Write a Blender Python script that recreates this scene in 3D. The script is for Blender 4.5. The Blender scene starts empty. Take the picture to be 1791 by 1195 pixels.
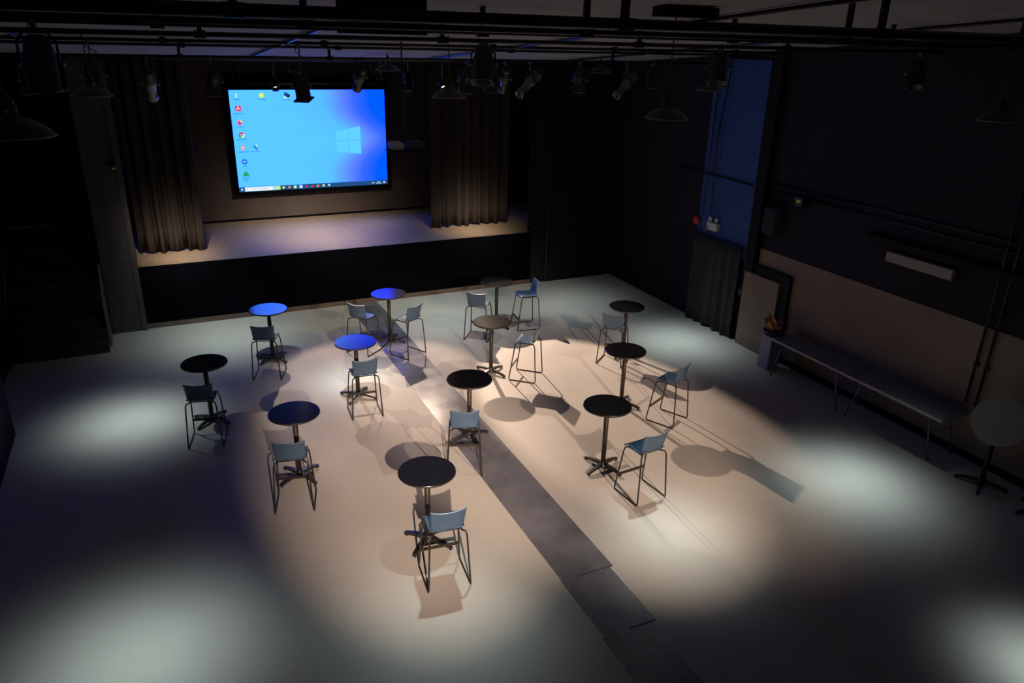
import bpy, bmesh, math, random
from mathutils import Vector, Matrix

random.seed(7)
C = bpy.context.scene.collection
PI = math.pi
sc = bpy.context.scene

# ------------------------------------------------------------------ camera
cam_d = bpy.data.cameras.new('camera')
cam_d.sensor_width = 36.0
cam_d.lens = 36.0 * 1308.39 / 1791.0
cam_d.clip_start = 0.1
cam_d.clip_end = 100
cam = bpy.data.objects.new('camera', cam_d)
C.objects.link(cam)


def cam_matrix():
    pit, roll, h, th = 0.38558, 0.02608, 5.9387, math.radians(25.6)
    fw = Vector((0, math.cos(pit), -math.sin(pit)))
    r0 = Vector((1, 0, 0))
    u0 = r0.cross(fw)
    rr = math.cos(roll) * r0 + math.sin(roll) * u0
    uu = -math.sin(roll) * r0 + math.cos(roll) * u0
    R = Matrix.Rotation(-th, 3, 'Z')
    fw, rr, uu = R @ fw, R @ rr, R @ uu
    m = Matrix((rr, uu, -fw)).transposed().to_4x4()
    m.translation = Vector((0, 0, h))
    return m


cam.matrix_world = cam_matrix()
sc.camera = cam

# ------------------------------------------------------------------ view, world
sc.view_settings.view_transform = 'Standard'
sc.view_settings.look = 'None'
sc.view_settings.exposure = 0.0
sc.view_settings.gamma = 1.0
sc.view_settings.use_curve_mapping = False
w = bpy.data.worlds.new('world')
sc.world = w
w.use_nodes = True
bg = w.node_tree.nodes['Background']
bg.inputs['Color'].default_value = (0.22, 0.30, 1.0, 1)
bg.inputs['Strength'].default_value = 0.018

WARM = (1.0, 0.76, 0.59)
WARM2 = (1.0, 0.78, 0.62)
COOL = (0.81, 1.0, 1.0)


def spot(name, loc, target, power, size, blend, color, radius=0.06, sigma=None):
    d = bpy.data.lights.new(name, 'SPOT')
    d.energy = power
    d.spot_size = math.radians(size)
    d.spot_blend = blend
    d.color = color
    d.shadow_soft_size = radius
    o = bpy.data.objects.new(name, d)
    C.objects.link(o)
    dirv = (Vector(target) - Vector(loc)).normalized()
    o.matrix_world = Matrix.Translation(Vector(loc)) @ dirv.to_track_quat('-Z', 'Y').to_matrix().to_4x4()
    if sigma:
        # bell-shaped beam profile of the lamp: strength falls off with the angle from its axis
        d.use_nodes = True
        nt = d.node_tree
        nt.nodes.clear()
        N, L = nt.nodes.new, nt.links.new
        out, em, tc, sp = N('ShaderNodeOutputLight'), N('ShaderNodeEmission'), N('ShaderNodeTexCoord'), N('ShaderNodeSeparateXYZ')
        L(tc.outputs['Normal'], sp.inputs[0])

        def mth(op, a, b=None):
            n = N('ShaderNodeMath')
            n.operation = op
            for i, q in enumerate((a, b)):
                if isinstance(q, (int, float)):
                    n.inputs[i].default_value = q
                elif q is not None:
                    L(q, n.inputs[i])
            return n.outputs[0]
        z2 = mth('MULTIPLY', sp.outputs['Z'], sp.outputs['Z'])
        t2 = mth('DIVIDE', mth('SUBTRACT', 1.0, z2), mth('MAXIMUM', z2, 0.01))
        L(mth('EXPONENT', mth('MULTIPLY', t2, -0.5 / sigma ** 2)), em.inputs['Strength'])
        L(em.outputs[0], out.inputs[0])
    return o


# warm front-of-house lamps on the balcony behind the camera
spot('front_of_house_light', (0.3, -2.0, 5.8), (3.05, 9.7, 0), 7400, 24.0, 1.0, WARM, 0.05)
spot('front_of_house_light', (4.7, -2.0, 5.8), (5.43, 10.25, 0), 3700, 29.8, 0.63, WARM, 0.05)


# ------------------------------------------------------------------ materials
def mat(name, col, rough=0.6, metal=0.0, ior=1.5, spec=0.5, noise=0.0, nscale=6.0, bump=0.0, emis=None, estr=0.0, rnoise=0.0, col2=None, detail=6):
    m = bpy.data.materials.new(name)
    m.use_nodes = True
    nt = m.node_tree
    b = nt.nodes['Principled BSDF']
    b.inputs['Base Color'].default_value = (*col, 1)
    b.inputs['Roughness'].default_value = rough
    b.inputs['Metallic'].default_value = metal
    b.inputs['IOR'].default_value = ior
    b.inputs['Specular IOR Level'].default_value = spec
    if noise or bump or rnoise:
        tc = nt.nodes.new('ShaderNodeTexCoord')
        n = nt.nodes.new('ShaderNodeTexNoise')
        n.inputs['Scale'].default_value = nscale
        n.inputs['Detail'].default_value = detail
        n.inputs['Roughness'].default_value = 0.6
        nt.links.new(tc.outputs['Object'], n.inputs['Vector'])
        if noise:
            r = nt.nodes.new('ShaderNodeValToRGB')
            c2 = col2 or tuple(c * (1 + noise) for c in col)
            c1 = tuple(c * (1 - noise) for c in col)
            r.color_ramp.elements[0].color = (*c1, 1)
            r.color_ramp.elements[1].color = (*c2, 1)
            r.color_ramp.elements[0].position = 0.2
            r.color_ramp.elements[1].position = 0.8
            nt.links.new(n.outputs['Fac'], r.inputs['Fac'])
            nt.links.new(r.outputs['Color'], b.inputs['Base Color'])
        if rnoise:
            mr = nt.nodes.new('ShaderNodeMapRange')
            mr.inputs['From Min'].default_value = 0.3
            mr.inputs['From Max'].default_value = 0.7
            mr.inputs['To Min'].default_value = max(0.02, rough - rnoise)
            mr.inputs['To Max'].default_value = min(1, rough + rnoise)
            nt.links.new(n.outputs['Fac'], mr.inputs['Value'])
            nt.links.new(mr.outputs['Result'], b.inputs['Roughness'])
        if bump:
            bp = nt.nodes.new('ShaderNodeBump')
            bp.inputs['Strength'].default_value = bump
            bp.inputs['Distance'].default_value = 0.01
            nt.links.new(n.outputs['Fac'], bp.inputs['Height'])
            nt.links.new(bp.outputs['Normal'], b.inputs['Normal'])
    if emis:
        b.inputs['Emission Color'].default_value = (*emis, 1)
        b.inputs['Emission Strength'].default_value = estr
    return m


def emit(name, col, s=1.0):
    m = bpy.data.materials.new(name)
    m.use_nodes = True
    nt = m.node_tree
    nt.nodes.clear()
    e = nt.nodes.new('ShaderNodeEmission')
    e.inputs['Color'].default_value = (*col, 1)
    e.inputs['Strength'].default_value = s
    o = nt.nodes.new('ShaderNodeOutputMaterial')
    nt.links.new(e.outputs[0], o.inputs[0])
    return m


M = {}
M['floor'] = mat('pale_painted_floor', (0.60, 0.555, 0.50), 0.55, noise=0.05, nscale=1.3, rnoise=0.08, spec=0.3)
M['runner'] = mat('grey_vinyl_runner', (0.185, 0.185, 0.215), 0.28, noise=0.38, nscale=1.7, rnoise=0.05, ior=2.0, detail=4)
M['seam'] = mat('runner_seam', (0.06, 0.06, 0.07), 0.6)
M['black_wall'] = mat('black_wall_paint', (0.012, 0.011, 0.012), 0.75, noise=0.25, nscale=2.5, bump=0.1, spec=0.2)
M['dark_wall'] = mat('dark_wall_paint', (0.022, 0.020, 0.027), 0.8, noise=0.25, nscale=1.5, bump=0.1, spec=0.2)
M['charcoal'] = mat('charcoal_paint', (0.06, 0.06, 0.068), 0.7, noise=0.2, nscale=3, spec=0.3)
M['screen_blue_panel'] = mat('wall_paint_with_screen_blue', (0.045, 0.095, 0.27), 0.6, noise=0.15, nscale=2, spec=0.3)  # blue from the lit screen is mixed into this wall colour
M['beige'] = mat('tan_wall_board', (0.27, 0.205, 0.15), 0.75, noise=0.22, nscale=1.6, spec=0.2)
M['ceiling'] = mat('grey_ceiling_paint', (0.30, 0.295, 0.31), 0.85, noise=0.12, nscale=2.5, spec=0.2)
M['stage_floor'] = mat('worn_stage_floor', (0.25, 0.195, 0.135), 0.6, noise=0.38, nscale=11, bump=0.12, rnoise=0.1)
M['stage_front'] = mat('black_stage_front', (0.003, 0.003, 0.005), 1.0, spec=0.0)
M['curtain'] = mat('dark_velour', (0.04, 0.034, 0.030), 0.95, noise=0.2, nscale=12, bump=0.2, spec=0.05)
M['drape'] = mat('dark_grey_drape', (0.045, 0.045, 0.048), 0.85, noise=0.35, nscale=5, bump=0.2, spec=0.2)
M['back_wall'] = mat('stage_back_wall', (0.055, 0.043, 0.037), 0.85, noise=0.2, nscale=2, spec=0.1)
M['trim_wood'] = mat('brown_baseboard', (0.11, 0.075, 0.055), 0.6, noise=0.3, nscale=5)
M['step'] = mat('dark_stained_step', (0.07, 0.04, 0.032), 0.6, noise=0.3, nscale=5)
M['nosing'] = mat('pale_brown_timber', (0.35, 0.21, 0.14), 0.6, noise=0.3, nscale=6)  # paler than the steps, used for the landing top
M['black_metal'] = mat('black_metal', (0.02, 0.018, 0.017), 0.38, metal=0.0, spec=0.6)
M['pipe'] = mat('black_pipe', (0.014, 0.013, 0.015), 0.4, metal=0.2, spec=0.5)
M['bronze_metal'] = mat('dark_bronze_metal', (0.055, 0.042, 0.032), 0.5, metal=0.4, spec=0.5)
M['grey_metal'] = mat('grey_cast_metal', (0.22, 0.22, 0.23), 0.4, metal=0.6)
M['chrome'] = mat('bright_metal', (0.55, 0.55, 0.57), 0.25, metal=1.0)
M['table_top'] = mat('gloss_black_laminate', (0.007, 0.007, 0.008), 0.17, ior=2.6, spec=0.5)
M['table_edge'] = mat('table_edge_band', (0.045, 0.04, 0.036), 0.5)
M['shell'] = mat('slate_blue_plastic', (0.068, 0.122, 0.205), 0.32, noise=0.06, nscale=20, ior=1.6)
M['stool_frame'] = mat('dark_brown_steel', (0.05, 0.04, 0.032), 0.35, metal=0.5)
M['rubber'] = mat('black_rubber', (0.01, 0.01, 0.01), 0.7)
M['white_box'] = mat('white_casing', (0.72, 0.70, 0.64), 0.5)
M['red'] = mat('red_plastic', (0.65, 0.035, 0.035), 0.4)
M['yellow'] = mat('yellow_label', (0.75, 0.62, 0.03), 0.5)
M['folding_top'] = mat('grey_folding_table_top', (0.24, 0.24, 0.28), 0.55, noise=0.1, nscale=30)
M['folding_edge'] = mat('pale_table_edge', (0.42, 0.40, 0.40), 0.45)
M['folding_leg'] = mat('grey_powder_coat_leg', (0.20, 0.19, 0.20), 0.4, metal=0.2)
M['pedestal'] = mat('white_pedestal', (0.32, 0.32, 0.38), 0.6)
M['pedestal_side'] = mat('cream_pedestal', (0.22, 0.2, 0.16), 0.6)
M['orange_leaf'] = mat('dry_orange_leaf', (0.55, 0.23, 0.07), 0.7, noise=0.3, nscale=20)
M['pink_bloom'] = mat('dusty_pink_bloom', (0.35, 0.17, 0.18), 0.8, noise=0.3, nscale=30)
M['stem'] = mat('dry_stem', (0.10, 0.07, 0.04), 0.8)
M['table_underside'] = mat('grey_table_underside', (0.42, 0.42, 0.41), 0.6, noise=0.06, nscale=8)
M['wall_light'] = mat('cream_light_housing', (0.30, 0.27, 0.22), 0.5, noise=0.06, nscale=5)
M['pend_out'] = mat('dark_enamel', (0.035, 0.028, 0.025), 0.28, spec=0.7)
M['pend_in'] = mat('pale_enamel_inside', (0.30, 0.28, 0.25), 0.5)
M['brass'] = mat('brass_fitting', (0.45, 0.32, 0.16), 0.35, metal=0.8)
M['bulb'] = mat('frosted_bulb', (0.6, 0.58, 0.52), 0.3)
M['lens'] = mat('stage_lens', (0.05, 0.05, 0.06), 0.08, spec=1.0)
M['lens_hot'] = emit('lit_lens', (1.0, 0.72, 0.50), 2.2)
M['projector'] = mat('pale_projector_case', (0.45, 0.47, 0.5), 0.45)


# ------------------------------------------------------------------ mesh builder
class MB:
    def __init__(self):
        self.bm = bmesh.new()
        self.mats = []
        self.cur = 0

    def m(self, material):
        if material not in self.mats:
            self.mats.append(material)
        self.cur = self.mats.index(material)
        return self

    def _face(self, vs, smooth=False):
        try:
            f = self.bm.faces.new(vs)
        except ValueError:
            return None
        f.material_index = self.cur
        f.smooth = smooth
        return f

    def box(self, lo, hi, mtx=None, bevel=0.0):
        x0, y0, z0 = lo
        x1, y1, z1 = hi
        co = [(x0, y0, z0), (x1, y0, z0), (x1, y1, z0), (x0, y1, z0), (x0, y0, z1), (x1, y0, z1), (x1, y1, z1), (x0, y1, z1)]
        vs = [self.bm.verts.new((mtx @ Vector(c)) if mtx else c) for c in co]
        fs = [self._face([vs[i] for i in q]) for q in ((0, 3, 2, 1), (4, 5, 6, 7), (0, 1, 5, 4), (1, 2, 6, 5), (2, 3, 7, 6), (3, 0, 4, 7))]
        if bevel:
            es = {e for f in fs for e in f.edges}
            r = bmesh.ops.bevel(self.bm, geom=list(es), offset=bevel, segments=2, affect='EDGES', profile=0.5)
            for f in r['faces']:
                f.material_index = self.cur
        return self

    def lathe(self, prof, seg=24, mtx=None, smooth=True, cap0=True, cap1=True):
        """prof: list of (radius, z)"""
        rings = []
        for r, z in prof:
            ring = []
            for i in range(seg):
                a = 2 * PI * i / seg
                p = Vector((r * math.cos(a), r * math.sin(a), z))
                ring.append(self.bm.verts.new(mtx @ p if mtx else p))
            rings.append(ring)
        for a, b in zip(rings, rings[1:]):
            for i in range(seg):
                j = (i + 1) % seg
                self._face([a[i], a[j], b[j], b[i]], smooth)
        if cap0:
            self._face(list(reversed(rings[0])))
        if cap1:
            self._face(rings[-1])
        return self

    def tube(self, pts, r, seg=8, closed=False, caps=True):
        pts = [Vector(p) for p in pts]
        n = len(pts)
        rings = []
        prev = None
        for i, p in enumerate(pts):
            if closed:
                t = (pts[(i + 1) % n] - pts[i - 1]).normalized()
            elif i == 0:
                t = (pts[1] - pts[0]).normalized()
            elif i == n - 1:
                t = (pts[-1] - pts[-2]).normalized()
            else:
                t = ((pts[i + 1] - p).normalized() + (p - pts[i - 1]).normalized()).normalized()
            if prev is None:
                up = Vector((0, 0, 1)) if abs(t.z) < 0.9 else Vector((1, 0, 0))
                u = t.cross(up).normalized()
            else:
                u = (prev - t * prev.dot(t)).normalized()
            prev = u
            v = t.cross(u)
            rings.append([self.bm.verts.new(p + r * (math.cos(2 * PI * k / seg) * u + math.sin(2 * PI * k / seg) * v)) for k in range(seg)])
        pairs = list(zip(rings, rings[1:]))
        if closed:
            pairs.append((rings[-1], rings[0]))
        for a, b in pairs:
            for k in range(seg):
                j = (k + 1) % seg
                self._face([a[k], a[j], b[j], b[k]], True)
        if caps and not closed:
            self._face(list(reversed(rings[0])))
            self._face(rings[-1])
        return self

    def prism(self, poly, z0, z1, mtx=None):
        lo = [self.bm.verts.new((mtx @ Vector((x, y, z0))) if mtx else (x, y, z0)) for x, y in poly]
        hi = [self.bm.verts.new((mtx @ Vector((x, y, z1))) if mtx else (x, y, z1)) for x, y in poly]
        n = len(poly)
        self._face(list(reversed(lo)))
        self._face(hi)
        for i in range(n):
            j = (i + 1) % n
            self._face([lo[i], lo[j], hi[j], hi[i]])
        return self

    def ball(self, c, r, sx=1, sy=1, sz=1, seg=12, rings=8):
        prof = [(max(1e-4, math.sin(PI * k / rings)) * r, -math.cos(PI * k / rings) * r) for k in range(rings + 1)]
        return self.lathe(prof, seg, Matrix.Translation(Vector(c)) @ Matrix.Diagonal((sx, sy, sz, 1)), True, False, False)

    def grid(self, f, nu, nv, thick=0.0, smooth=True):
        """surface f(u,v) with thickness along its normal"""
        P = [[Vector(f(i / nu, j / nv)) for j in range(nv + 1)] for i in range(nu + 1)]

        def nrm(i, j):
            a = P[min(i + 1, nu)][j] - P[max(i - 1, 0)][j]
            b = P[i][min(j + 1, nv)] - P[i][max(j - 1, 0)]
            n = a.cross(b)
            return n.normalized() if n.length > 1e-9 else Vector((0, 0, 1))
        A = [[self.bm.verts.new(P[i][j]) for j in range(nv + 1)] for i in range(nu + 1)]
        for i in range(nu):
            for j in range(nv):
                self._face([A[i][j], A[i + 1][j], A[i + 1][j + 1], A[i][j + 1]], smooth)
        if thick:
            B = [[self.bm.verts.new(P[i][j] - nrm(i, j) * thick) for j in range(nv + 1)] for i in range(nu + 1)]
            for i in range(nu):
                for j in range(nv):
                    self._face([B[i][j], B[i][j + 1], B[i + 1][j + 1], B[i + 1][j]], smooth)
            for i in range(nu):
                self._face([A[i + 1][0], A[i][0], B[i][0], B[i + 1][0]])
                self._face([A[i][nv], A[i + 1][nv], B[i + 1][nv], B[i][nv]])
            for j in range(nv):
                self._face([A[0][j], A[0][j + 1], B[0][j + 1], B[0][j]])
                self._face([A[nu][j + 1], A[nu][j], B[nu][j], B[nu][j + 1]])
        return self

    def build(self, name, material=None, parent=None, loc=None, rot=None):
        me = bpy.data.meshes.new(name)
        bmesh.ops.recalc_face_normals(self.bm, faces=self.bm.faces)
        self.bm.to_mesh(me)
        self.bm.free()
        for mm in (self.mats or [material]):
            me.materials.append(mm)
        o = bpy.data.objects.new(name, me)
        C.objects.link(o)
        if parent:
            o.parent = parent
        if loc:
            o.location = loc
        if rot:
            o.rotation_euler = rot
        return o


def tag(o, label=None, cat=None, group=None, kind=None):
    if label:
        o['label'] = label
    if cat:
        o['category'] = cat
    if group:
        o['group'] = group
    if kind:
        o['kind'] = kind
    return o


def thing(name, label, cat, loc=(0, 0, 0), rz=0.0, group=None):
    o = bpy.data.objects.new(name, None)
    o.empty_display_size = 0.1
    C.objects.link(o)
    o.location = loc
    o.rotation_euler = (0, 0, rz)
    return tag(o, label, cat, group)


def struct(name, mb, material=None, label=None, parent=None):
    o = mb.build(name, material, parent)
    if parent is None:
        tag(o, label, None, None, 'structure')
    return o


def dup(root, loc, rz, label, group=None):
    r = root.copy()
    C.objects.link(r)
    r.location = loc
    r.rotation_euler = (0, 0, rz)
    r['label'] = label
    if group:
        r['group'] = group
    for ch in list(root.children):
        c = ch.copy()
        C.objects.link(c)
        c.parent = r
        for g in list(ch.children):
            d = g.copy()
            C.objects.link(d)
            d.parent = c
    return r


def align(loc, d, roll=0.0):
    """matrix at loc whose -Z points along d"""
    q = Vector(d).normalized().to_track_quat('-Z', 'Y')
    return Matrix.Translation(Vector(loc)) @ q.to_matrix().to_4x4() @ Matrix.Rotation(roll, 4, 'Z')


# ------------------------------------------------------------------ setting
XL, XLL, XR = -2.55, -2.97, 10.9
YF, YB, ZS = 16.72, 20.35, 1.35
YN = -3.0


def ceil_z(y):
    return 6.70 - 0.075 * y


struct('floor', MB().box((-3.6, YN, -0.12), (11.2, YB + 0.9, 0.0)), M['floor'], 'pale beige painted hall floor')
# sloped ceiling
mb = MB()
c0, c1 = ceil_z(YN), ceil_z(YF)
vs = [mb.bm.verts.new(p) for p in ((-3.6, YN, c0), (11.3, YN, c0), (11.3, YF, c1), (-3.6, YF, c1), (-3.6, YN, c0 + .15), (11.3, YN, c0 + .15), (11.3, YF, c1 + .15), (-3.6, YF, c1 + .15))]
for q in ((0, 1, 2, 3), (7, 6, 5, 4), (0, 4, 5, 1), (1, 5, 6, 2), (2, 6, 7, 3), (3, 7, 4, 0)):
    mb._face([vs[i] for i in q])
struct('ceiling', mb, M['ceiling'], 'grey painted ceiling above the pipe grid')
struct('ceiling_stage', MB().box((-3.6, YF + 0.25, 6.3), (11.3, YB + 0.9, 6.4)), M['black_wall'], 'black ceiling over the stage')
struct('wall_right', MB().box((XR, YN, 0), (XR + 0.25, YF, 6.9)), M['dark_wall'], 'dark painted wall on the right side of the hall')
struct('wall_left', MB().box((-3.2, YN, 0), (XL, 12.55, 6.9)), M['black_wall'], 'black wall at the left edge of the hall')
struct('wall_alcove', MB().box((-3.2, 12.55, 0), (XLL, YB + 0.75, 6.3)), M['black_wall'], 'black wall beside the stairs')
struct('wall_back', MB().box((-3.2, YB, 0), (11.2, YB + 0.2, 6.3)), M['back_wall'], 'dark brown wall at the back of the stage')
# proscenium: right pier, header, left pillar and its return along the stair
struct('wall_proscenium', MB().box((8.48, YF, 0), (11.2, YF + 0.25, 6.2)), M['black_wall'], 'black wall right of the stage opening')
struct('trim_1', MB().box((-3.2, YF, 5.43), (8.48, YF + 0.25, 6.3)), M['black_wall'], 'black header above the stage opening')
mb = MB().box((-1.25, YF - 0.07, 0), (-0.60, YF + 0.25, 5.43))
mb.box((-1.25, YF - 0.10, 0), (-1.19, YF - 0.07, 5.4)).box((-0.70, YF - 0.10, 0), (-0.62, YF - 0.07, 5.4))
struct('pillar_left', mb, M['charcoal'], 'charcoal pillar between the stairs and the stage')
struct('wall_stair', MB().box((-1.25, YF + 0.25, 0), (-1.13, YB, 6.2)), M['black_wall'], 'black partition beside the stage wing')
# stage
mb = MB().m(M['stage_floor']).box((-1.13, YF + 0.04, ZS - 0.06), (8.48, YB, ZS))
mb.box((8.48, YF + 0.25, ZS - 0.06), (10.9, YB, ZS))
struct('floor_stage', mb, None, 'worn brown stage floor')
mb = MB().box((-0.60, YF, 0.11), (8.48, YF + 0.04, ZS))
for i in range(1, 6):
    x = -0.6 + i * 1.513
    mb.box((x - .004, YF - 0.004, 0.12), (x + .004, YF, ZS - 0.02))
struct('wall_stage_front', mb, M['stage_front'], 'black face of the raised stage')
struct('trim_2', MB().box((-0.60, YF - 0.012, 0), (8.48, YF + 0.03, 0.11)), M['trim_wood'], 'brown baseboard along the foot of the stage')
struct('trim_3', MB().box((-0.60, YF - 0.01, ZS - 0.045), (8.48, YF, ZS - 0.0)), M['stage_front'], 'black nosing along the stage edge')
# pipe-like mouldings on the header
struct('trim_4', MB().tube([(-2.95, YF - 0.02, 5.41), (8.6, YF - 0.02, 5.41)], 0.018), M['bronze_metal'], 'thin metal lip along the bottom of the header')
# right wall boards
mb = MB().box((XR - 0.02, 3.2, 0.0), (XR, 10.3, 2.12))
mb.box((XR - 0.02, 10.3, 1.75), (XR, 11.18, 2.12))
struct('trim_5', mb, M['beige'], 'tan boarding along the lower right wall')
struct('trim_6', MB().box((XR - 0.025, 11.42, 1.7), (XR, 13.2, 5.66)), M['screen_blue_panel'], 'wall panel above the exit drape, tinted with the blue light of the screen')
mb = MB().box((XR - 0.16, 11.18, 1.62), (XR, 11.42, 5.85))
mb.box((XR - 0.10, 10.2, 1.62), (XR, 11.18, 1.78)).box((XR - 0.10, 10.2, 0), (XR, 10.42, 1.62))  # boards along top and right side take the place of a cast shadow
struct('trim_7', mb, M['black_wall'], 'black post, plus black boards shaped as the shadow around the tan standing board')
struct('trim_8', MB().box((XR - 0.14, 10.42, 0.0), (XR - 0.08, 11.40, 1.60)), M['beige'], 'tan board standing inside the black shadow boards')
# door in the wall right of the stage
mb = MB().m(M['black_wall']).box((8.95, YF - 0.03, 0), (10.6, YF, 2.35))
mb.m(M['black_metal']).box((8.88, YF - 0.045, 0), (8.93, YF, 2.4)).box((8.88, YF - 0.045, 2.36), (10.67, YF, 2.42)).box((10.62, YF - 0.045, 0), (10.67, YF, 2.4))
d1 = struct('door_1', mb, None, 'black double door right of the stage')
struct('door_handle', MB().tube([(9.72, YF - 0.03, 1.0), (9.72, YF - 0.09, 1.0), (9.72, YF - 0.09, 1.3), (9.72, YF - 0.03, 1.3)], 0.012), M['black_metal'], parent=d1)
struct('baseboard_right', MB().box((XR - 0.035, 3.2, 0), (XR - 0.02, 10.2, 0.12)), M['black_wall'], 'black baseboard under the tan boarding')

struct('baseboard_back', MB().box((-1.1, YB - 0.02, ZS), (10.8, YB, ZS + 0.05)), M['stage_front'], 'black baseboard along the back of the stage')

# ------------------------------------------------------------------ staircase in the left alcove
n, rise, run, y0 = 11, 0.182, 0.282, 15.6
st = thing('staircase', 'dark timber staircase in the alcove left of the stage', 'stairs', (-2.1, y0, 0))
for k in range(n):
    mb = MB().m(M['step']).box((-0.85, k * run, 0 if k == 0 else k * rise - 0.02), (0.80, (k + 1) * run + (0.9 if k == n - 1 else 0.02), (k + 1) * rise - 0.03))
    mb.m(M['nosing'] if k == n - 1 else M['step']).box((-0.85, k * run - 0.025, (k + 1) * rise - 0.03), (0.80, (k + 1) * run + (0.9 if k == n - 1 else 0), (k + 1) * rise))
    mb.build('step' if k < n - 1 else 'landing', None, st)
mb = MB()
mb.prism([(0.0, 0.0), (0.5, 0.0), (0.5, 1.55), (0.42, 1.58), (0.0, 0.9)], 0.80, 0.84, Matrix(((0, 0, 1, 0), (1, 0, 0, 0.35), (0, 1, 0, 0), (0, 0, 0, 1))))
mb.build('side_panel', M['grey_metal'], st)
MB().tube([(-0.78, 0.1, 1.0), (-0.78, 3.0, 2.9)], 0.02).build('handrail', M['step'], st)

# ------------------------------------------------------------------ runner strip on the floor
mb = MB()
r_ = mb.m(M['runner'])
mb.box((3.68, 6.155, 0.0), (4.39, YF - 0.02, 0.004))
mb.box((3.67, 5.175, 0.0), (4.34, 6.155, 0.004))
mb.box((3.64, 1.0, 0.0), (4.26, 5.175, 0.004))
run_o = thing('floor_runner', 'long grey scuffed vinyl strip laid across the pale floor', 'floor runner', (0, 0, 0))
mb.build('strip', None, run_o)
for (x0, x1, y) in ((3.9, 4.38, 6.15), (4.0, 4.32, 5.175)):
    MB().box((x0, y - 0.010, 0.0035), (x1, y + 0.010, 0.0055)).build('seam', M['seam'], run_o)

# ------------------------------------------------------------------ curtains


def pleated(x0, x1, yc, z0, z1, amp, folds, seed, axis='x'):
    rnd = random.Random(seed)
    ph = [rnd.uniform(0, 6.28) for _ in range(4)]

    def f(u, v):
        x = x0 + (x1 - x0) * u
        t = u * folds * 2 * PI
        a = amp * (0.75 + 0.25 * math.sin(3.1 * u * 6 + ph[0])) * (0.8 + 0.35 * (1 - v))
        y = yc + a * math.sin(t + 0.6 * math.sin(t * 0.37 + ph[1])) + 0.3 * a * math.sin(2.3 * t + ph[2])
        x += 0.25 * a * math.sin(t * 0.5 + ph[3]) * (1 - v)
        z = z0 + (z1 - z0) * v + (0.03 * math.sin(t * 0.33 + ph[0]) * (1 - v))
        return (x, y, z) if axis == 'x' else (y, x, z)
    return f


def curtain(label, x0, x1, y, folds, seed):
    t = thing('stage_curtain', label, 'curtain', ((x0 + x1) / 2, y, ZS), 0, 'stage leg curtains')
    cx = (x0 + x1) / 2
    MB().grid(pleated(x0 - cx, x1 - cx, 0, 0.035, 4.35, 0.095, folds, seed), int(folds * 14), 10, 0.012).build('drape', M['curtain'], t)
    MB().tube([(x0 - cx - 0.1, 0, 4.39), (x1 - cx + 0.1, 0, 4.39)], 0.024).build('curtain_rail', M['pipe'], t)
    return t


curtain('dark pleated stage curtain beside the charcoal pillar', -0.52, 0.80, 17.75, 5.0, 3)
curtain('wide dark pleated stage curtain right of the screen', 6.22, 8.36, 17.95, 8.0, 5)
# second, shorter masking leg visible behind the left curtain
t = thing('exit_drape', 'dark grey folded drape hanging under the emergency light', 'drape', (XR - 0.12, 12.3, 0))
MB().grid(pleated(-0.70, 0.86, 0, 0.03, 1.98, 0.05, 5.0, 11, 'y'), 80, 8, 0.01).build('drape_cloth', M['drape'], t)
MB().tube([(0, -0.72, 2.0), (0, 0.90, 2.0)], 0.018).build('drape_rail', M['pipe'], t)

# ------------------------------------------------------------------ projection screen
SY = 20.05
SX0, SX1, SZ0, SZ1 = 1.86, 5.71, 2.155, 4.61
SW, SH = SX1 - SX0, SZ1 - SZ0
scr = thing('projection_screen', 'large lit screen showing a blue computer desktop above the stage', 'projection screen', (SX0, SY, SZ0))


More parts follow.
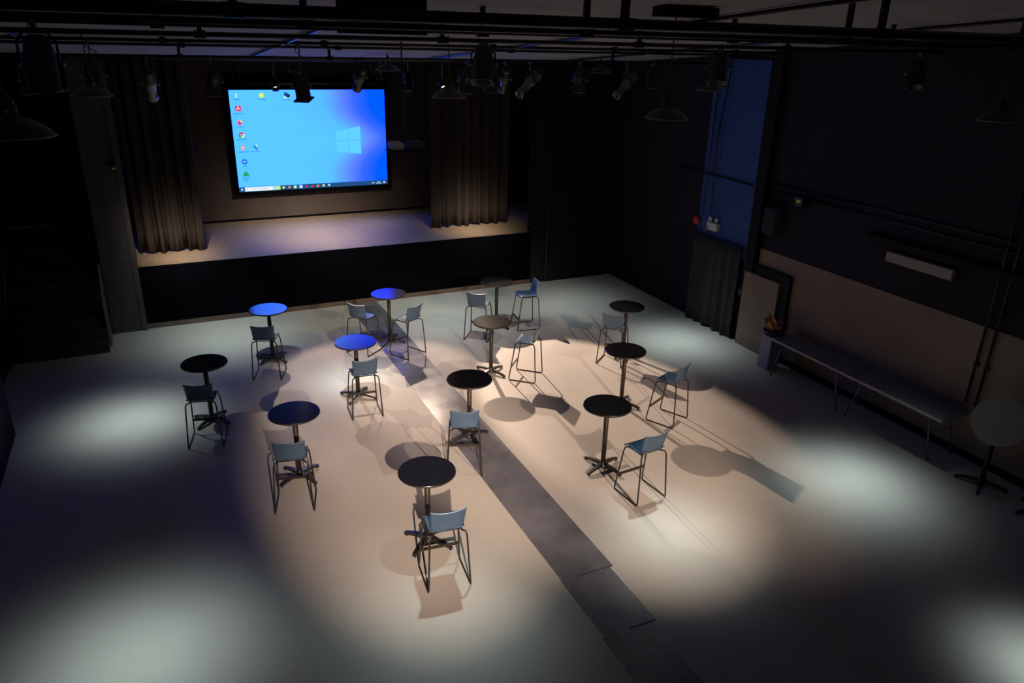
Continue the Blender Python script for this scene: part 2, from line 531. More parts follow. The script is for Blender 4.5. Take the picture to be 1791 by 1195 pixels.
def screen_mat():
    m = bpy.data.materials.new('blue_desktop_picture')
    m.use_nodes = True
    nt = m.node_tree
    nt.nodes.clear()
    N, L = nt.nodes.new, nt.links.new
    out = N('ShaderNodeOutputMaterial')
    em = N('ShaderNodeEmission')
    tc = N('ShaderNodeTexCoord')
    sp = N('ShaderNodeSeparateXYZ')
    L(tc.outputs['Object'], sp.inputs[0])

    def math_(op, a, b=None):
        n = N('ShaderNodeMath')
        n.operation = op
        for i, q in enumerate((a, b)):
            if q is None:
                continue
            if isinstance(q, (int, float)):
                n.inputs[i].default_value = q
            else:
                L(q, n.inputs[i])
        return n.outputs[0]
    u = math_('DIVIDE', sp.outputs['X'], SW)
    v = math_('DIVIDE', sp.outputs['Z'], SH)
    dv = math_('DIVIDE', math_('SUBTRACT', v, 0.50), 0.20)
    g = math_('POWER', 2.718, math_('MULTIPLY', math_('MULTIPLY', dv, dv), -1.0))
    edge = math_('ADD', math_('MULTIPLY', g, 0.19), 0.665)
    low = math_('MULTIPLY', math_('MAXIMUM', math_('SUBTRACT', 0.4, v), 0.0), 0.12)
    fac = math_('ADD', math_('MULTIPLY', math_('SUBTRACT', u, math_('ADD', edge, low)), 1.6), 0.5)
    r = N('ShaderNodeValToRGB')
    cr = r.color_ramp
    cr.elements[0].position = 0.0
    cr.elements[0].color = (0.110, 0.63, 4.0, 1)
    cr.elements[1].position = 0.86
    cr.elements[1].color = (0.0, 0.115, 4.0, 1)
    for p, c in ((0.34, (0.105, 0.57, 4.0, 1)), (0.46, (0.12, 0.40, 4.0, 1)), (0.58, (0.115, 0.24, 4.0, 1)), (0.70, (0.04, 0.15, 4.0, 1))):
        e = cr.elements.new(p)
        e.color = c
    L(fac, r.inputs['Fac'])
    # faint slow variation of the sky-blue area
    nz = N('ShaderNodeTexNoise')
    nz.inputs['Scale'].default_value = 0.8
    L(tc.outputs['Object'], nz.inputs['Vector'])
    mx = N('ShaderNodeMixRGB')
    mx.blend_type = 'MULTIPLY'
    mx.inputs[0].default_value = 0.12
    L(r.outputs['Color'], mx.inputs[1])
    L(nz.outputs['Fac'], mx.inputs[2])
    L(mx.outputs[0], em.inputs['Color'])
    em.inputs['Strength'].default_value = 1.0
    L(em.outputs[0], out.inputs[0])
    return m


pic = MB().box((0, 0, 0), (SW, 0.02, SH)).build('picture', screen_mat(), scr)
mb = MB()
b = 0.10
mb.box((-b, -0.004, -b), (0, 0.05, SH + b)).box((SW, -0.004, -b), (SW + b, 0.05, SH + b)).box((0, -0.004, -b), (SW, 0.05, 0)).box((0, -0.004, SH), (SW, 0.05, SH + b))
mb.box((0, 0.021, 0), (SW, 0.05, SH))
mb.build('frame', M['stage_front'], scr)
MB().tube([(-0.12, 0.03, SH + 0.16), (SW + 0.12, 0.03, SH + 0.16)], 0.05).build('roller_case', M['black_metal'], scr)
for x in (0.3, SW - 0.3):
    MB().tube([(x, 0.03, SH + 0.2), (x, 0.03, 6.29 - SZ0)], 0.008).build('hanging_cable', M['black_metal'], scr)

E_ = {}


def ecol(k, c, s=1.0):
    if k not in E_:
        E_[k] = emit('screen_' + k, c, s)
    return E_[k]


W_ = ecol('white', (0.85, 0.95, 1.0))
DK = ecol('dark', (0.01, 0.05, 0.13))
RED = ecol('red', (0.75, 0.02, 0.06))
ORG = ecol('orange', (1.0, 0.30, 0.08))
PUR = ecol('magenta', (0.50, 0.04, 0.45))
YEL = ecol('yellow', (0.95, 0.85, 0.10))
LIM = ecol('lime', (0.55, 0.88, 0.15))
GRN = ecol('green', (0.02, 0.40, 0.12))
BLU = ecol('blue', (0.02, 0.17, 0.85))
NAV = ecol('navy', (0.01, 0.10, 0.30))
BAR = ecol('taskbar', (0.015, 0.085, 0.24))
PAN = ecol('pane', (0.12, 0.65, 4.0))
PLE = ecol('pale', (0.40, 0.80, 1.0))
LBL = ecol('caption', (0.03, 0.28, 0.55))

# screen-plane helper: polygons drawn at (u,v) on the lit surface, a hair proud of it
YP = [-0.0005]


def poly(mb, m, pts, lift=0):
    mb.m(m)
    y = -0.0012 - 0.0008 * lift
    vs_ = [mb.bm.verts.new((p[0] * SW, y, p[1] * SH)) for p in pts]
    mb._face(vs_)


def disc(mb, m, u, v, r, lift=0, a0=0, a1=2 * PI, n_=16):
    full = abs(a1 - a0 - 2 * PI) < 1e-6
    pts = [(u + r * math.cos(a0 + (a1 - a0) * i / n_), v + r * SW / SH * math.sin(a0 + (a1 - a0) * i / n_)) for i in range(n_ if full else n_ + 1)]
    if not full:
        pts.append((u, v))
    poly(mb, m, pts, lift)


def rect(mb, m, u0, v0, u1, v1, lift=0):
    poly(mb, m, [(u0, v0), (u1, v0), (u1, v1), (u0, v1)], lift)


def caption(mb, u, v, wd):
    x = u - wd / 2
    rnd = random.Random(int(u * 1000 + v * 777))
    while x < u + wd / 2:
        q = rnd.uniform(0.004, 0.009)
        rect(mb, LBL, x, v, min(x + q, u + wd / 2), v + 0.010)
        x += q + 0.002


# four-pane window emblem of the wallpaper
mb = MB()
for (a, bq) in (((0.655, 0.578), (0.738, 0.604)), ((0.742, 0.606), (0.822, 0.632))):
    poly(mb, PAN, [(a[0], 0.487), (bq[0], 0.487), (bq[0], bq[1]), (a[0], a[1])])
for (a, bq) in (((0.655, 0.372), (0.738, 0.356)), ((0.742, 0.354), (0.822, 0.338))):
    poly(mb, PAN, [(a[0], a[1]), (bq[0], bq[1]), (bq[0], 0.478), (a[0], 0.478)])
mb.build('window_emblem', None, pic)
# icons
ic = []
mb = MB(); poly(mb, PLE, [(0.035, 0.965), (0.052, 0.965), (0.05, 0.93), (0.037, 0.93)]); caption(mb, 0.044, 0.905, 0.036); mb.build('desktop_icon', None, pic)
mb = MB(); disc(mb, LIM, 0.197, 0.948, 0.016); disc(mb, YEL, 0.197, 0.948, 0.010, 1); caption(mb, 0.197, 0.905, 0.045); mb.build('desktop_icon', None, pic)
mb = MB(); rect(mb, PLE, 0.335, 0.915, 0.372, 0.955); disc(mb, NAV, 0.348, 0.957, 0.013, 1); disc(mb, DK, 0.362, 0.943, 0.013, 2); caption(mb, 0.355, 0.900, 0.04); mb.build('desktop_icon', None, pic)
mb = MB(); rect(mb, RED, 0.030, 0.80, 0.064, 0.852); poly(mb, W_, [(0.036, 0.808), (0.041, 0.808), (0.047, 0.832), (0.053, 0.815), (0.058, 0.815), (0.049, 0.845), (0.045, 0.845)], 1); caption(mb, 0.047, 0.772, 0.058); mb.build('desktop_icon', None, pic)
mb = MB(); disc(mb, ORG, 0.048, 0.69, 0.017); disc(mb, PUR, 0.047, 0.686, 0.011, 1); disc(mb, YEL, 0.056, 0.702, 0.006, 2); caption(mb, 0.048, 0.645, 0.03); mb.build('desktop_icon', None, pic)
mb = MB()
for k, c in enumerate((YEL, RED, GRN)):
    disc(mb, c, 0.050, 0.568, 0.018, 0, -PI / 2 + k * 2 * PI / 3, -PI / 2 + (k + 1) * 2 * PI / 3, 8)
disc(mb, W_, 0.050, 0.568, 0.009, 1); disc(mb, BLU, 0.050, 0.568, 0.0065, 2); caption(mb, 0.050, 0.522, 0.058); mb.build('desktop_icon', None, pic)
mb = MB(); poly(mb, ORG, [(0.035, 0.425), (0.065, 0.425), (0.054, 0.472), (0.047, 0.472)]); rect(mb, W_, 0.043, 0.440, 0.058, 0.450, 1); caption(mb, 0.050, 0.398, 0.068); mb.build('desktop_icon', None, pic)
mb = MB(); poly(mb, NAV, [(0.115, 0.455), (0.121, 0.465), (0.142, 0.425), (0.134, 0.42)]); disc(mb, LIM, 0.138, 0.462, 0.006, 1); caption(mb, 0.126, 0.398, 0.058); mb.build('desktop_icon', None, pic)
mb = MB(); disc(mb, BLU, 0.052, 0.305, 0.018); poly(mb, PLE, [(0.042, 0.300), (0.062, 0.300), (0.060, 0.312), (0.044, 0.312)], 1); caption(mb, 0.052, 0.257, 0.024); mb.build('desktop_icon', None, pic)
mb = MB()
for k in range(3):
    a = PI / 2 + k * 2 * PI / 3
    disc(mb, GRN, 0.053 + 0.010 * math.cos(a), 0.178 + 0.014 * math.sin(a), 0.0105, 0)
caption(mb, 0.053, 0.135, 0.045); caption(mb, 0.053, 0.115, 0.03); mb.build('desktop_icon', None, pic)
# task bar
mb = MB(); rect(mb, BAR, 0, 0, 1, 0.047)
tb = mb.build('task_bar', None, pic)
mb = MB(); rect(mb, NAV, 0.0, 0.0, 0.034, 0.047, 1)
for (a, q) in ((0.012, 0.016), (0.012, 0.025), (0.018, 0.016), (0.018, 0.025)):
    rect(mb, W_, a, q, a + 0.005, q + 0.008, 2)
mb.build('start_button', None, pic)
mb = MB(); rect(mb, W_, 0.036, 0.003, 0.215, 0.044, 1)
rect(mb, ecol('search', (0.35, 0.55, 0.75)), 0.07, 0.021, 0.18, 0.027, 2)
disc(mb, ecol('search', (0.35, 0.55, 0.75)), 0.05, 0.024, 0.005, 2)
mb.build('search_box', None, pic)
mb = MB(); rect(mb, PLE, 0.216, 0.003, 0.245, 0.044, 1); rect(mb, LIM, 0.245, 0.003, 0.262, 0.044, 1)
mb.build('task_bar_icon', None, pic)
for k, c in enumerate((YEL, ORG, GRN, BLU, RED, RED, ORG, YEL, PLE)):
    mb = MB()
    if c is BLU or c is GRN:
        rect(mb, c if c is GRN else ecol('tile', (0.12, 0.35, 0.80)), 0.283 + 0.038 * k - 0.013, 0.004, 0.283 + 0.038 * k + 0.013, 0.043, 1)
    disc(mb, W_ if c in (BLU, GRN) else c, 0.283 + 0.038 * k, 0.023, 0.008, 2)
    mb.build('task_bar_icon', None, pic)
mb = MB()
rect(mb, W_, 0.885, 0.018, 0.905, 0.024, 1); rect(mb, W_, 0.915, 0.012, 0.955, 0.018, 1); rect(mb, W_, 0.925, 0.026, 0.945, 0.032, 1); rect(mb, W_, 0.970, 0.014, 0.980, 0.032, 1)
mb.build('clock', None, pic)


# ------------------------------------------------------------------ bar tables
def table_base(t):
    MB().lathe([(0.036, 0.05), (0.036, 1.0)], 20).build('pole', M['bronze_metal'], t)
    MB().lathe([(0.075, 0.035), (0.075, 0.055), (0.045, 0.075), (0.045, 0.11), (0.038, 0.12)], 20).build('hub', M['black_metal'], t)
    for k in range(4):
        R = Matrix.Rotation(k * PI / 2, 4, 'Z')
        mb = MB()
        sec = [(0.03, 0.032, 0.045, 0.095), (0.12, 0.030, 0.048, 0.088), (0.24, 0.026, 0.036, 0.068), (0.32, 0.022, 0.018, 0.050), (0.345, 0.020, 0.014, 0.042)]
        prev = None
        for (x, hw, za, zb) in sec:
            ring = [mb.bm.verts.new(R @ Vector((x, s * hw * q, z))) for (s, q, z) in ((-1, 1, za), (1, 1, za), (1, 0.75, zb), (-1, 0.75, zb))]
            if prev:
                for i in range(4):
                    j = (i + 1) % 4
                    mb._face([prev[i], prev[j], ring[j], ring[i]])
            else:
                mb._face(list(reversed(ring)))
            prev = ring
        mb._face(prev)
        lg = mb.build('leg', M['black_metal'], t)
        MB().lathe([(0.019, 0), (0.019, 0.012), (0.008, 0.018)], 12, R @ Matrix.Translation((0.32, 0, 0))).build('foot_glide', M['rubber'], lg)


def make_table():
    t = thing('bar_table', '', 'table', (0, 0, 0), 0, 'round bar tables on the pale floor')
    MB().lathe([(0.343, 1.021), (0.35, 1.026), (0.35, 1.044), (0.346, 1.05)], 56, smooth=False).build('tabletop', M['table_top'], t)
    MB().lathe([(0.3505, 1.024), (0.3525, 1.027), (0.3525, 1.040), (0.3505, 1.043)], 56, cap0=False, cap1=False).build('edge_band', M['table_edge'], t)
    MB().box((-0.16, -0.16, 1.0), (0.16, 0.16, 1.021)).build('mounting_plate', M['black_metal'], t)
    table_base(t)
    return t


T = {'T1': (1.58, 14.07), 'T2': (0.28, 11.87), 'T3': (1.28, 9.62), 'T4': (2.70, 11.85), 'T5': (3.96, 14.16), 'T6': (6.37, 14.13),
     'T7': (5.27, 11.90), 'T8': (3.95, 9.73), 'T9': (2.48, 7.47), 'T10': (8.13, 11.72), 'T11': (6.85, 9.80), 'T12': (5.46, 8.14)}
TROT = {'T1': 38, 'T2': 47, 'T3': 30, 'T4': 50, 'T5': 48, 'T6': 30, 'T7': 27, 'T8': 8, 'T9': 40, 'T10': 30, 'T11': 35, 'T12': 20}
TL = {'T1': 'bar table with bright sky-blue sheen, one grey stool in front, nearest the left curtain',
      'T2': 'black-topped bar table at the far left with one dark stool before it',
      'T3': 'bar table with deep blue top and one stool, left of the frontmost table',
      'T4': 'bar table with violet-blue sheen, one grey stool in front, beside the top of the runner',
      'T5': 'royal blue topped bar table with two stools, near the stage and the runner',
      'T6': 'bar table with greyish top and two stools, close to the stage below the right curtain',
      'T7': 'bar table with dark brown-grey top whose stool stands turned on its right',
      'T8': 'black-topped bar table standing beside the runner with one slate stool in front',
      'T9': 'frontmost bar table, black top, with a blue-grey stool pulled up to it',
      'T10': 'bar table with dull grey top nearest the exit drape on the right',
      'T11': 'black-topped bar table between the dull grey one and the front right one',
      'T12': 'black-topped bar table at front right with a bright blue stool beside it'}
tab0 = make_table()
for i, k in enumerate(T):
    loc = (T[k][0], T[k][1], 0)
    if i == 0:
        tab0.location = loc
        tab0.rotation_euler = (0, 0, math.radians(TROT[k]))
        tab0['label'] = TL[k]
    else:
        dup(tab0, loc, math.radians(TROT[k]), TL[k])


# ------------------------------------------------------------------ bar stools
def make_stool():
    t = thing('bar_stool', '', 'stool', (0, 0, 0), 0, 'slate stools around the bar tables')
    # local: +y is forward
    prof = [(0.185, 0.722), (0.178, 0.744), (0.155, 0.757), (0.10, 0.757), (0.02, 0.750), (-0.06, 0.748), (-0.13, 0.752), (-0.17, 0.764), (-0.192, 0.785)]

    def seat(u, v):
        q = v * (len(prof) - 1)
        i = min(int(q), len(prof) - 2)
        fr = q - i
        y = prof[i][0] * (1 - fr) + prof[i + 1][0] * fr
        z = prof[i][1] * (1 - fr) + prof[i + 1][1] * fr
        s = 2 * u - 1
        hw = 0.205 - 0.02 * max(0, v - 0.75)
        return (s * hw, y - 0.012 * s * s * (1 if y > 0.1 else 0), z + 0.014 * s * s)
    MB().grid(seat, 14, 24, 0.011).build('seat', M['shell'], t)

    def back(u, v):
        s = 2 * u - 1
        z = 0.786 + v * (0.265 + 0.022 * abs(s) ** 2.2)
        y = -0.193 - 0.018 * math.sin(v * PI * 0.5) - 0.05 * v * v + 0.030 * s * s
        hw = 0.190 + 0.018 * v
        return (s * hw, y, z)
    MB().grid(back, 16, 12, 0.010).build('backrest', M['shell'], t)
    # sled frames: one bent tube each side
    for s in (-1, 1):
        pts = []
        raw = [(0.165, -0.17, 0.742), (0.205, -0.195, 0.732), (0.218, -0.212, 0.685), (0.249, -0.255, 0.05), (0.252, -0.245, 0.013), (0.252, -0.215, 0.0115), (0.252, 0.215, 0.0115), (0.252, 0.248, 0.013), (0.249, 0.255, 0.05),
               (0.215, 0.170, 0.66), (0.205, 0.155, 0.72), (0.175, 0.12, 0.738), (0.165, 0.0, 0.738), (0.165, -0.17, 0.740)]
        pts = [(s * x, y, z) for x, y, z in raw]
        MB().tube(pts, 0.0112, 8).build('sled_frame', M['stool_frame'], t)
    MB().box((-0.236, 0.222, 0.235), (0.236, 0.234, 0.275)).build('foot_rail', M['stool_frame'], t)
    for y in (0.09, -0.13):
        MB().tube([(-0.165, y, 0.735), (0.165, y, 0.735)], 0.009).build('seat_support', M['stool_frame'], t)
    return t


S = {  # mid of back feet, heading of the back edge
    'T1': (1.33, 13.12, -19), 'T2': (0.12, 10.99, -13), 'T3': (1.055, 8.755, -14), 'T4': (2.64, 10.97, -4), 'T5a': (3.15, 13.68, -49), 'T5b': (4.22, 13.17, 28),
    'T6a': (5.60, 13.47, -39), 'T6b': (7.22, 13.86, 82), 'T7': (6.0, 11.33, 48), 'T8': (3.46, 8.70, -21), 'T9': (2.42, 6.545, -6), 'T10': (7.54, 11.33, -50), 'T11': (7.39, 8.82, 26), 'T12': (5.61, 7.10, 5)}
SLB = {'T1': 'grey stool with its back to us, below the sky-blue table top',
       'T2': 'dark stool in front of the far left black table',
       'T3': 'slate stool in front of the deep blue table with its shadow behind it',
       'T4': 'grey stool in front of the violet-blue table',
       'T5a': 'grey stool left of the royal blue table, turned toward its pole',
       'T5b': 'grey stool right of the royal blue table, standing on the runner edge',
       'T6a': 'dark grey stool left of the greyish-topped table nearest the stage',
       'T6b': 'stool with blue back and shiny pale seat seen side-on, nearest the stage',
       'T7': 'stool with pale lit seat beside the brown-grey table, casting a long-necked shadow',
       'T8': 'slate stool in front of the black table beside the runner',
       'T9': 'frontmost blue-grey stool facing away toward the frontmost table',
       'T10': 'brownish grey stool with its back lit, before the dull grey table',
       'T11': 'almost black stool standing among tabletop shadows on the right',
       'T12': 'stool with bright blue seat side right of the front right black table'}
st0 = make_stool()
for i, k in enumerate(S):
    bx, by, a = S[k]
    a = math.radians(a)
    loc = (bx - 0.25 * math.sin(a), by + 0.25 * math.cos(a), 0)
    if i == 0:
        st0.location = loc
        st0.rotation_euler = (0, 0, a)
        st0['label'] = SLB[k]
    else:
        dup(st0, loc, a, SLB[k])


# ------------------------------------------------------------------ flipped round tables by the right wall
def flip_table(label, loc, rz, tilt, face):
    t = thing('flip_top_table', label, 'table', loc, rz, 'flipped bar tables by the right wall')
    Mx = Matrix.Translation((0, 0.05, 1.02)) @ Matrix.Rotation(math.radians(tilt), 4, 'X')
    mb = MB().m(M['table_underside']).lathe([(0.35, -0.012), (0.35, 0.0)], 48, Mx, False, True, False)
    mb.m(M['table_edge']).lathe([(0.35, 0.0), (0.352, 0.006), (0.35, 0.014)], 48, Mx, True, False, False)
    mb.m(face).lathe([(0.351, 0.0139), (0.35, 0.014)], 48, Mx, False, False, True)
    mb.build('tabletop', None, t)
    table_base(t)
    for ch in list(t.children):
        if ch.name.startswith('pole'):
            ch.scale = (1, 1, 0.79)
    return t


flip_table('round table with its pale top tipped upright, by the right wall', (10.38, 5.56, 0), math.radians(-62), 66, M['table_underside'])
flip_table('dark tipped-up round table at the right edge, behind the pale one', (10.45, 4.75, 0), math.radians(70), 80, M['table_top'])


# ------------------------------------------------------------------ folding tables on the right
def folding_table(label, loc):
    t = thing('folding_table', label, 'table', loc, 0, 'long folding tables by the right wall')
    mb = MB().m(M['folding_top']).box((-0.31, -0.90, 0.712), (0.31, 0.90, 0.74), bevel=0.008)
    mb.build('tabletop', None, t)
    MB().box((-0.318, -0.905, 0.70), (-0.308, 0.905, 0.742)).build('edge_trim', M['folding_edge'], t)
    for s in (-1, 1):
        for sx in (-1, 1):
            mb = MB()
            mb.tube([(sx * 0.22, s * 0.66, 0.70), (sx * 0.24, s * 0.68, 0.56), (sx * 0.25, s * 0.70, 0.42), (sx * 0.27, s * 0.80, 0.02)], 0.013)
            lg = mb.build('leg', M['folding_leg'], t)
            MB().lathe([(0.018, 0), (0.018, 0.03)], 10, Matrix.Translation((sx * 0.27, s * 0.80, 0))).build('foot_cap', M['rubber'], lg)
        MB().tube([(-0.25, s * 0.70, 0.42), (0.25, s * 0.70, 0.42)], 0.010).build('leg_brace', M['folding_leg'], t)
    return t


folding_table('long grey folding table beside the white pedestal and flowers', (10.545, 8.99, 0))
folding_table('long grey folding table nearer the tipped round table', (10.545, 7.165, 0))
pd = thing('pedestal', 'white square pedestal at the end of the folding tables', 'pedestal', (10.46, 10.10, 0))
MB().m(M['pedestal']).box((-0.13, -0.14, 0.0), (0.13, 0.14, 0.68), bevel=0.006).build('column', None, pd)
MB().box((-0.14, -0.15, 0.68), (0.14, 0.15, 0.70)).build('cap', M['pedestal'], pd)
# dried flowers on the pedestal
fl = thing('flower_arrangement', 'dried orange leaves and dusty pink blooms in a low dark bowl', 'flowers', (10.47, 10.10, 0.70))
fl.scale = (1.5, 1.5, 1.4)
MB().lathe([(0.05, 0), (0.10, 0.02), (0.13, 0.06), (0.125, 0.065), (0.09, 0.03), (0.001, 0.025)], 24).build('bowl', M['black_metal'], fl)
rnd = random.Random(4)
for k in range(5):
    a = rnd.uniform(1.2, 4.0)
    L_ = rnd.uniform(0.18, 0.30)
    base = Vector((0.03 * math.cos(a), 0.03 * math.sin(a), 0.04))
    tip = base + Vector((math.cos(a) * 0.10, math.sin(a) * 0.10, L_))
    side = Vector((-math.sin(a), math.cos(a), 0))

    def leaf(u, v, base=base, tip=tip, side=side):
        c = base.lerp(tip, v)
        wd = 0.055 * math.sin(PI * min(1, v * 0.9 + 0.1)) + 0.002
        s = 2 * u - 1
        return c + side * s * wd + Vector((0, 0, -0.02 * s * s))
    MB().grid(leaf, 4, 8, 0.002).build('leaf', M['orange_leaf'], fl)
for k in range(9):
    a = rnd.uniform(-2.2, 1.2)
    rr_ = rnd.uniform(0.05, 0.17)
    p = Vector((rr_ * math.cos(a), rr_ * math.sin(a), rnd.uniform(0.09, 0.17)))
    mb = MB().m(M['stem']).tube([(0.02 * math.cos(a), 0.02 * math.sin(a), 0.04), tuple(p)], 0.004, 6)
    mb.m(M['pink_bloom'])
    for q in range(7):
        b_ = q * 2 * PI / 7
        mb.ball(p + Vector((0.022 * math.cos(b_), 0.022 * math.sin(b_), 0.006)), 0.018, 1, 1, 0.7, 8, 5)
    mb.ball(p + Vector((0, 0, 0.014)), 0.02, 1, 1, 0.8, 8, 5)
    mb.build('bloom', None, fl)

# ------------------------------------------------------------------ right wall fittings
X = XR
t = thing('wall_lamp', 'long pale box lamp fixed on the dark right wall', 'lamp', (X, 7.63, 2.745))
MB().box((-0.14, -0.60, -0.085), (-0.02, 0.60, 0.085), bevel=0.01).build('cover', M['wall_light'], t)
MB().box((-0.02, -0.55, -0.06), (0.0, 0.55, 0.06)).build('back_plate', M['black_metal'], t)
tag(MB().box((X - 0.13, 3.0, 2.90), (X, 8.7, 3.01)).build('wall_bar', M['black_wall']), 'long black bar running above the pale box lamp', 'ledge')  # plain black bar of even height along the wall
for z, lb in ((3.29, 'lower'), (3.43, 'upper')):
    mb = MB().tube([(X - 0.03, 3.0, z), (X - 0.03, 11.15, z)], 0.016)
    for y in (4, 5.5, 7, 8.5, 10):
        mb.box((X - 0.05, y - 0.015, z - 0.022), (X, y + 0.015, z + 0.022))
    tag(mb.build('conduit', M['pipe']), lb + ' of two black conduits running along the right wall', 'pipe', 'conduits along the right wall')
for y, lb in ((6.36, 'left'), (6.20, 'right')):
    tag(MB().tube([(X - 0.075, y, 0.9), (X - 0.075, y, ceil_z(y) - 0.01)], 0.02).box((X - 0.09, y - 0.03, 1.5), (X - 0.02, y + 0.03, 1.56)).box((X - 0.09, y - 0.03, 4.5), (X, y + 0.03, 4.56)).build('riser_pipe', M['pipe']), lb + ' of two upright black pipes beside the pale box lamp', 'pipe', 'upright pipes on the right wall')
# conduits around the blue-tinted panel
tag(MB().tube([(X - 0.05, 14.1, 3.33), (X - 0.05, 11.64, 3.30)], 0.018).build('conduit', M['pipe']), 'black conduit crossing the blue-tinted wall panel above the emergency light', 'pipe')
t = thing('conduit', 'black conduit dropping along the blue-tinted panel edge to a switch box', 'pipe', (X - 0.025, 11.52, 1.02))
MB().tube([(-0.03, 0.0, 0.10), (-0.03, 0.03, 4.7)], 0.016).build('tube', M['pipe'], t)
MB().box((-0.07, -0.05, 0), (0, 0.05, 0.14), bevel=0.006).build('switch_box', M['black_metal'], t)
MB().box((-0.06, -0.02, 2.22), (0, 0.08, 2.34), bevel=0.006).build('junction_box', M['black_metal'], t)
tag(MB().tube([(X - 0.10, 12.95, ceil_z(13) - 0.02), (X - 0.10, 12.98, 4.3), (X - 0.10, 12.98, 2.45)], 0.014).build('conduit', M['pipe']), 'black conduit running down to the red alarm bell', 'pipe', 'conduits above the emergency light')
tag(MB().tube([(X - 0.10, 12.62, ceil_z(13) - 0.02), (X - 0.10, 12.80, 4.1), (X - 0.10, 12.72, 2.5)], 0.014).build('conduit', M['pipe']), 'black conduit bending down to the white emergency light', 'pipe', 'conduits above the emergency light')
# emergency light with two heads
t = thing('emergency_light', 'white emergency light with two round heads above the exit drape', 'emergency light', (X - 0.025, 12.62, 2.16))
MB().box((-0.10, -0.17, 0.0), (0.0, 0.17, 0.17), bevel=0.012).build('casing', M['white_box'], t)
for s in (-0.10, 0.10):
    MB().lathe([(0.012, 0), (0.012, 0.03)], 10, Matrix.Translation((-0.05, s, 0.168))).lathe([(0.02, -0.05), (0.045, -0.02), (0.05, 0.03), (0.04, 0.035), (0.001, 0.02)], 16, Matrix.Translation((-0.06, s, 0.235)) @ Matrix.Rotation(math.radians(-70), 4, 'Y')).build('lamp_head', M['white_box'], t)
MB().lathe([(0.02, 0), (0.02, 0.01)], 12, Matrix.Translation((-0.101, 0.1, 0.06)) @ Matrix.Rotation(-PI / 2, 4, 'Y')).build('test_button', M['grey_metal'], t)
t = thing('alarm_bell', 'round red alarm bell beside the white emergency light', 'alarm bell', (X, 13.22, 2.26))
MB().lathe([(0.04, 0), (0.04, 0.04)], 16, Matrix.Rotation(-PI / 2, 4, 'Y')).build('base', M['black_metal'], t)
MB().lathe([(0.11, 0.04), (0.112, 0.06), (0.09, 0.095), (0.04, 0.11), (0.001, 0.112)], 24, Matrix.Rotation(-PI / 2, 4, 'Y')).build('gong', M['red'], t)
t = thing('junction_box', 'small white plate between the alarm bell and the emergency light', 'junction box', (X - 0.025, 12.92, 2.10))
MB().box((-0.03, -0.045, -0.045), (0, 0.045, 0.045), bevel=0.005).build('cover', M['grey_metal'], t)
# wall speaker, black box with yellow label
t = thing('wall_speaker', 'black loudspeaker box on the right wall next to the black post', 'speaker', (X, 10.85, 2.50))
MB().box((-0.24, -0.16, 0.0), (-0.05, 0.16, 0.52), bevel=0.01).build('cabinet', M['charcoal'], t)
MB().box((-0.25, -0.14, 0.02), (-0.24, 0.14, 0.50)).build('grille', M['rubber'], t)
MB().box((-0.05, -0.04, 0.2), (0, 0.04, 0.3)).build('bracket', M['black_metal'], t)
t = thing('floodlight', 'black box lamp with a yellow sticker on the wall conduits', 'lamp', (X - 0.06, 10.17, 3.23))
MB().box((-0.20, -0.10, -0.05), (0.0, 0.10, 0.13), bevel=0.01).build('housing', M['black_metal'], t)
MB().box((-0.203, -0.045, 0.02), (-0.20, 0.055, 0.075)).build('sticker', M['yellow'], t)
MB().tube([(-0.1, 0, -0.05), (-0.1, 0.02, -0.3), (-0.08, 0.12, -0.62)], 0.008).build('cable', M['rubber'], t)
t = thing('floodlight', 'black box lamp with a yellow sticker on the charcoal pillar by the stairs', 'lamp', (-0.72, YF - 0.10, 3.42))
MB().box((-0.06, -0.16, -0.05), (0.06, 0.0, 0.06), bevel=0.008).build('housing', M['black_metal'], t)
MB().box((-0.03, -0.163, -0.02), (0.03, -0.16, 0.012)).build('sticker', M['yellow'], t)
tag(MB().box((9.75, YF - 0.012, 2.75), (9.95, YF, 3.25)).build('notice_board', M['dark_wall']), 'narrow dark notice board high on the wall right of the stage', 'notice board')

# ------------------------------------------------------------------ overhead pipe grid
PZ = {}


def xpipe(y, z, label, r=0.024, x0=-2.9, x1=10.85):
    mb = MB().tube([(x0, 0, 0), (x1, 0, 0)], r, 10)
    t = thing('lighting_pipe', label, 'pipe', (0, y, z), 0, 'black lighting pipes under the ceiling')
    mb.build('pipe', M['pipe'], t)
    rnd = random.Random(int(y * 10))
    x = x0 + 1.0
    while x < x1:
        top = ceil_z(y) - z
        if top > r:
            MB().box((x - 0.02, -0.02, r * 0.5), (x + 0.02, 0.02, top)).build('hanger', M['pipe'], t)
        MB().box((x - 0.05, -0.035, -0.035), (x + 0.05, 0.035, 0.035)).build('clamp', M['black_metal'], t)
        x += rnd.uniform(2.0, 2.9)
    PZ[y] = z
    return t


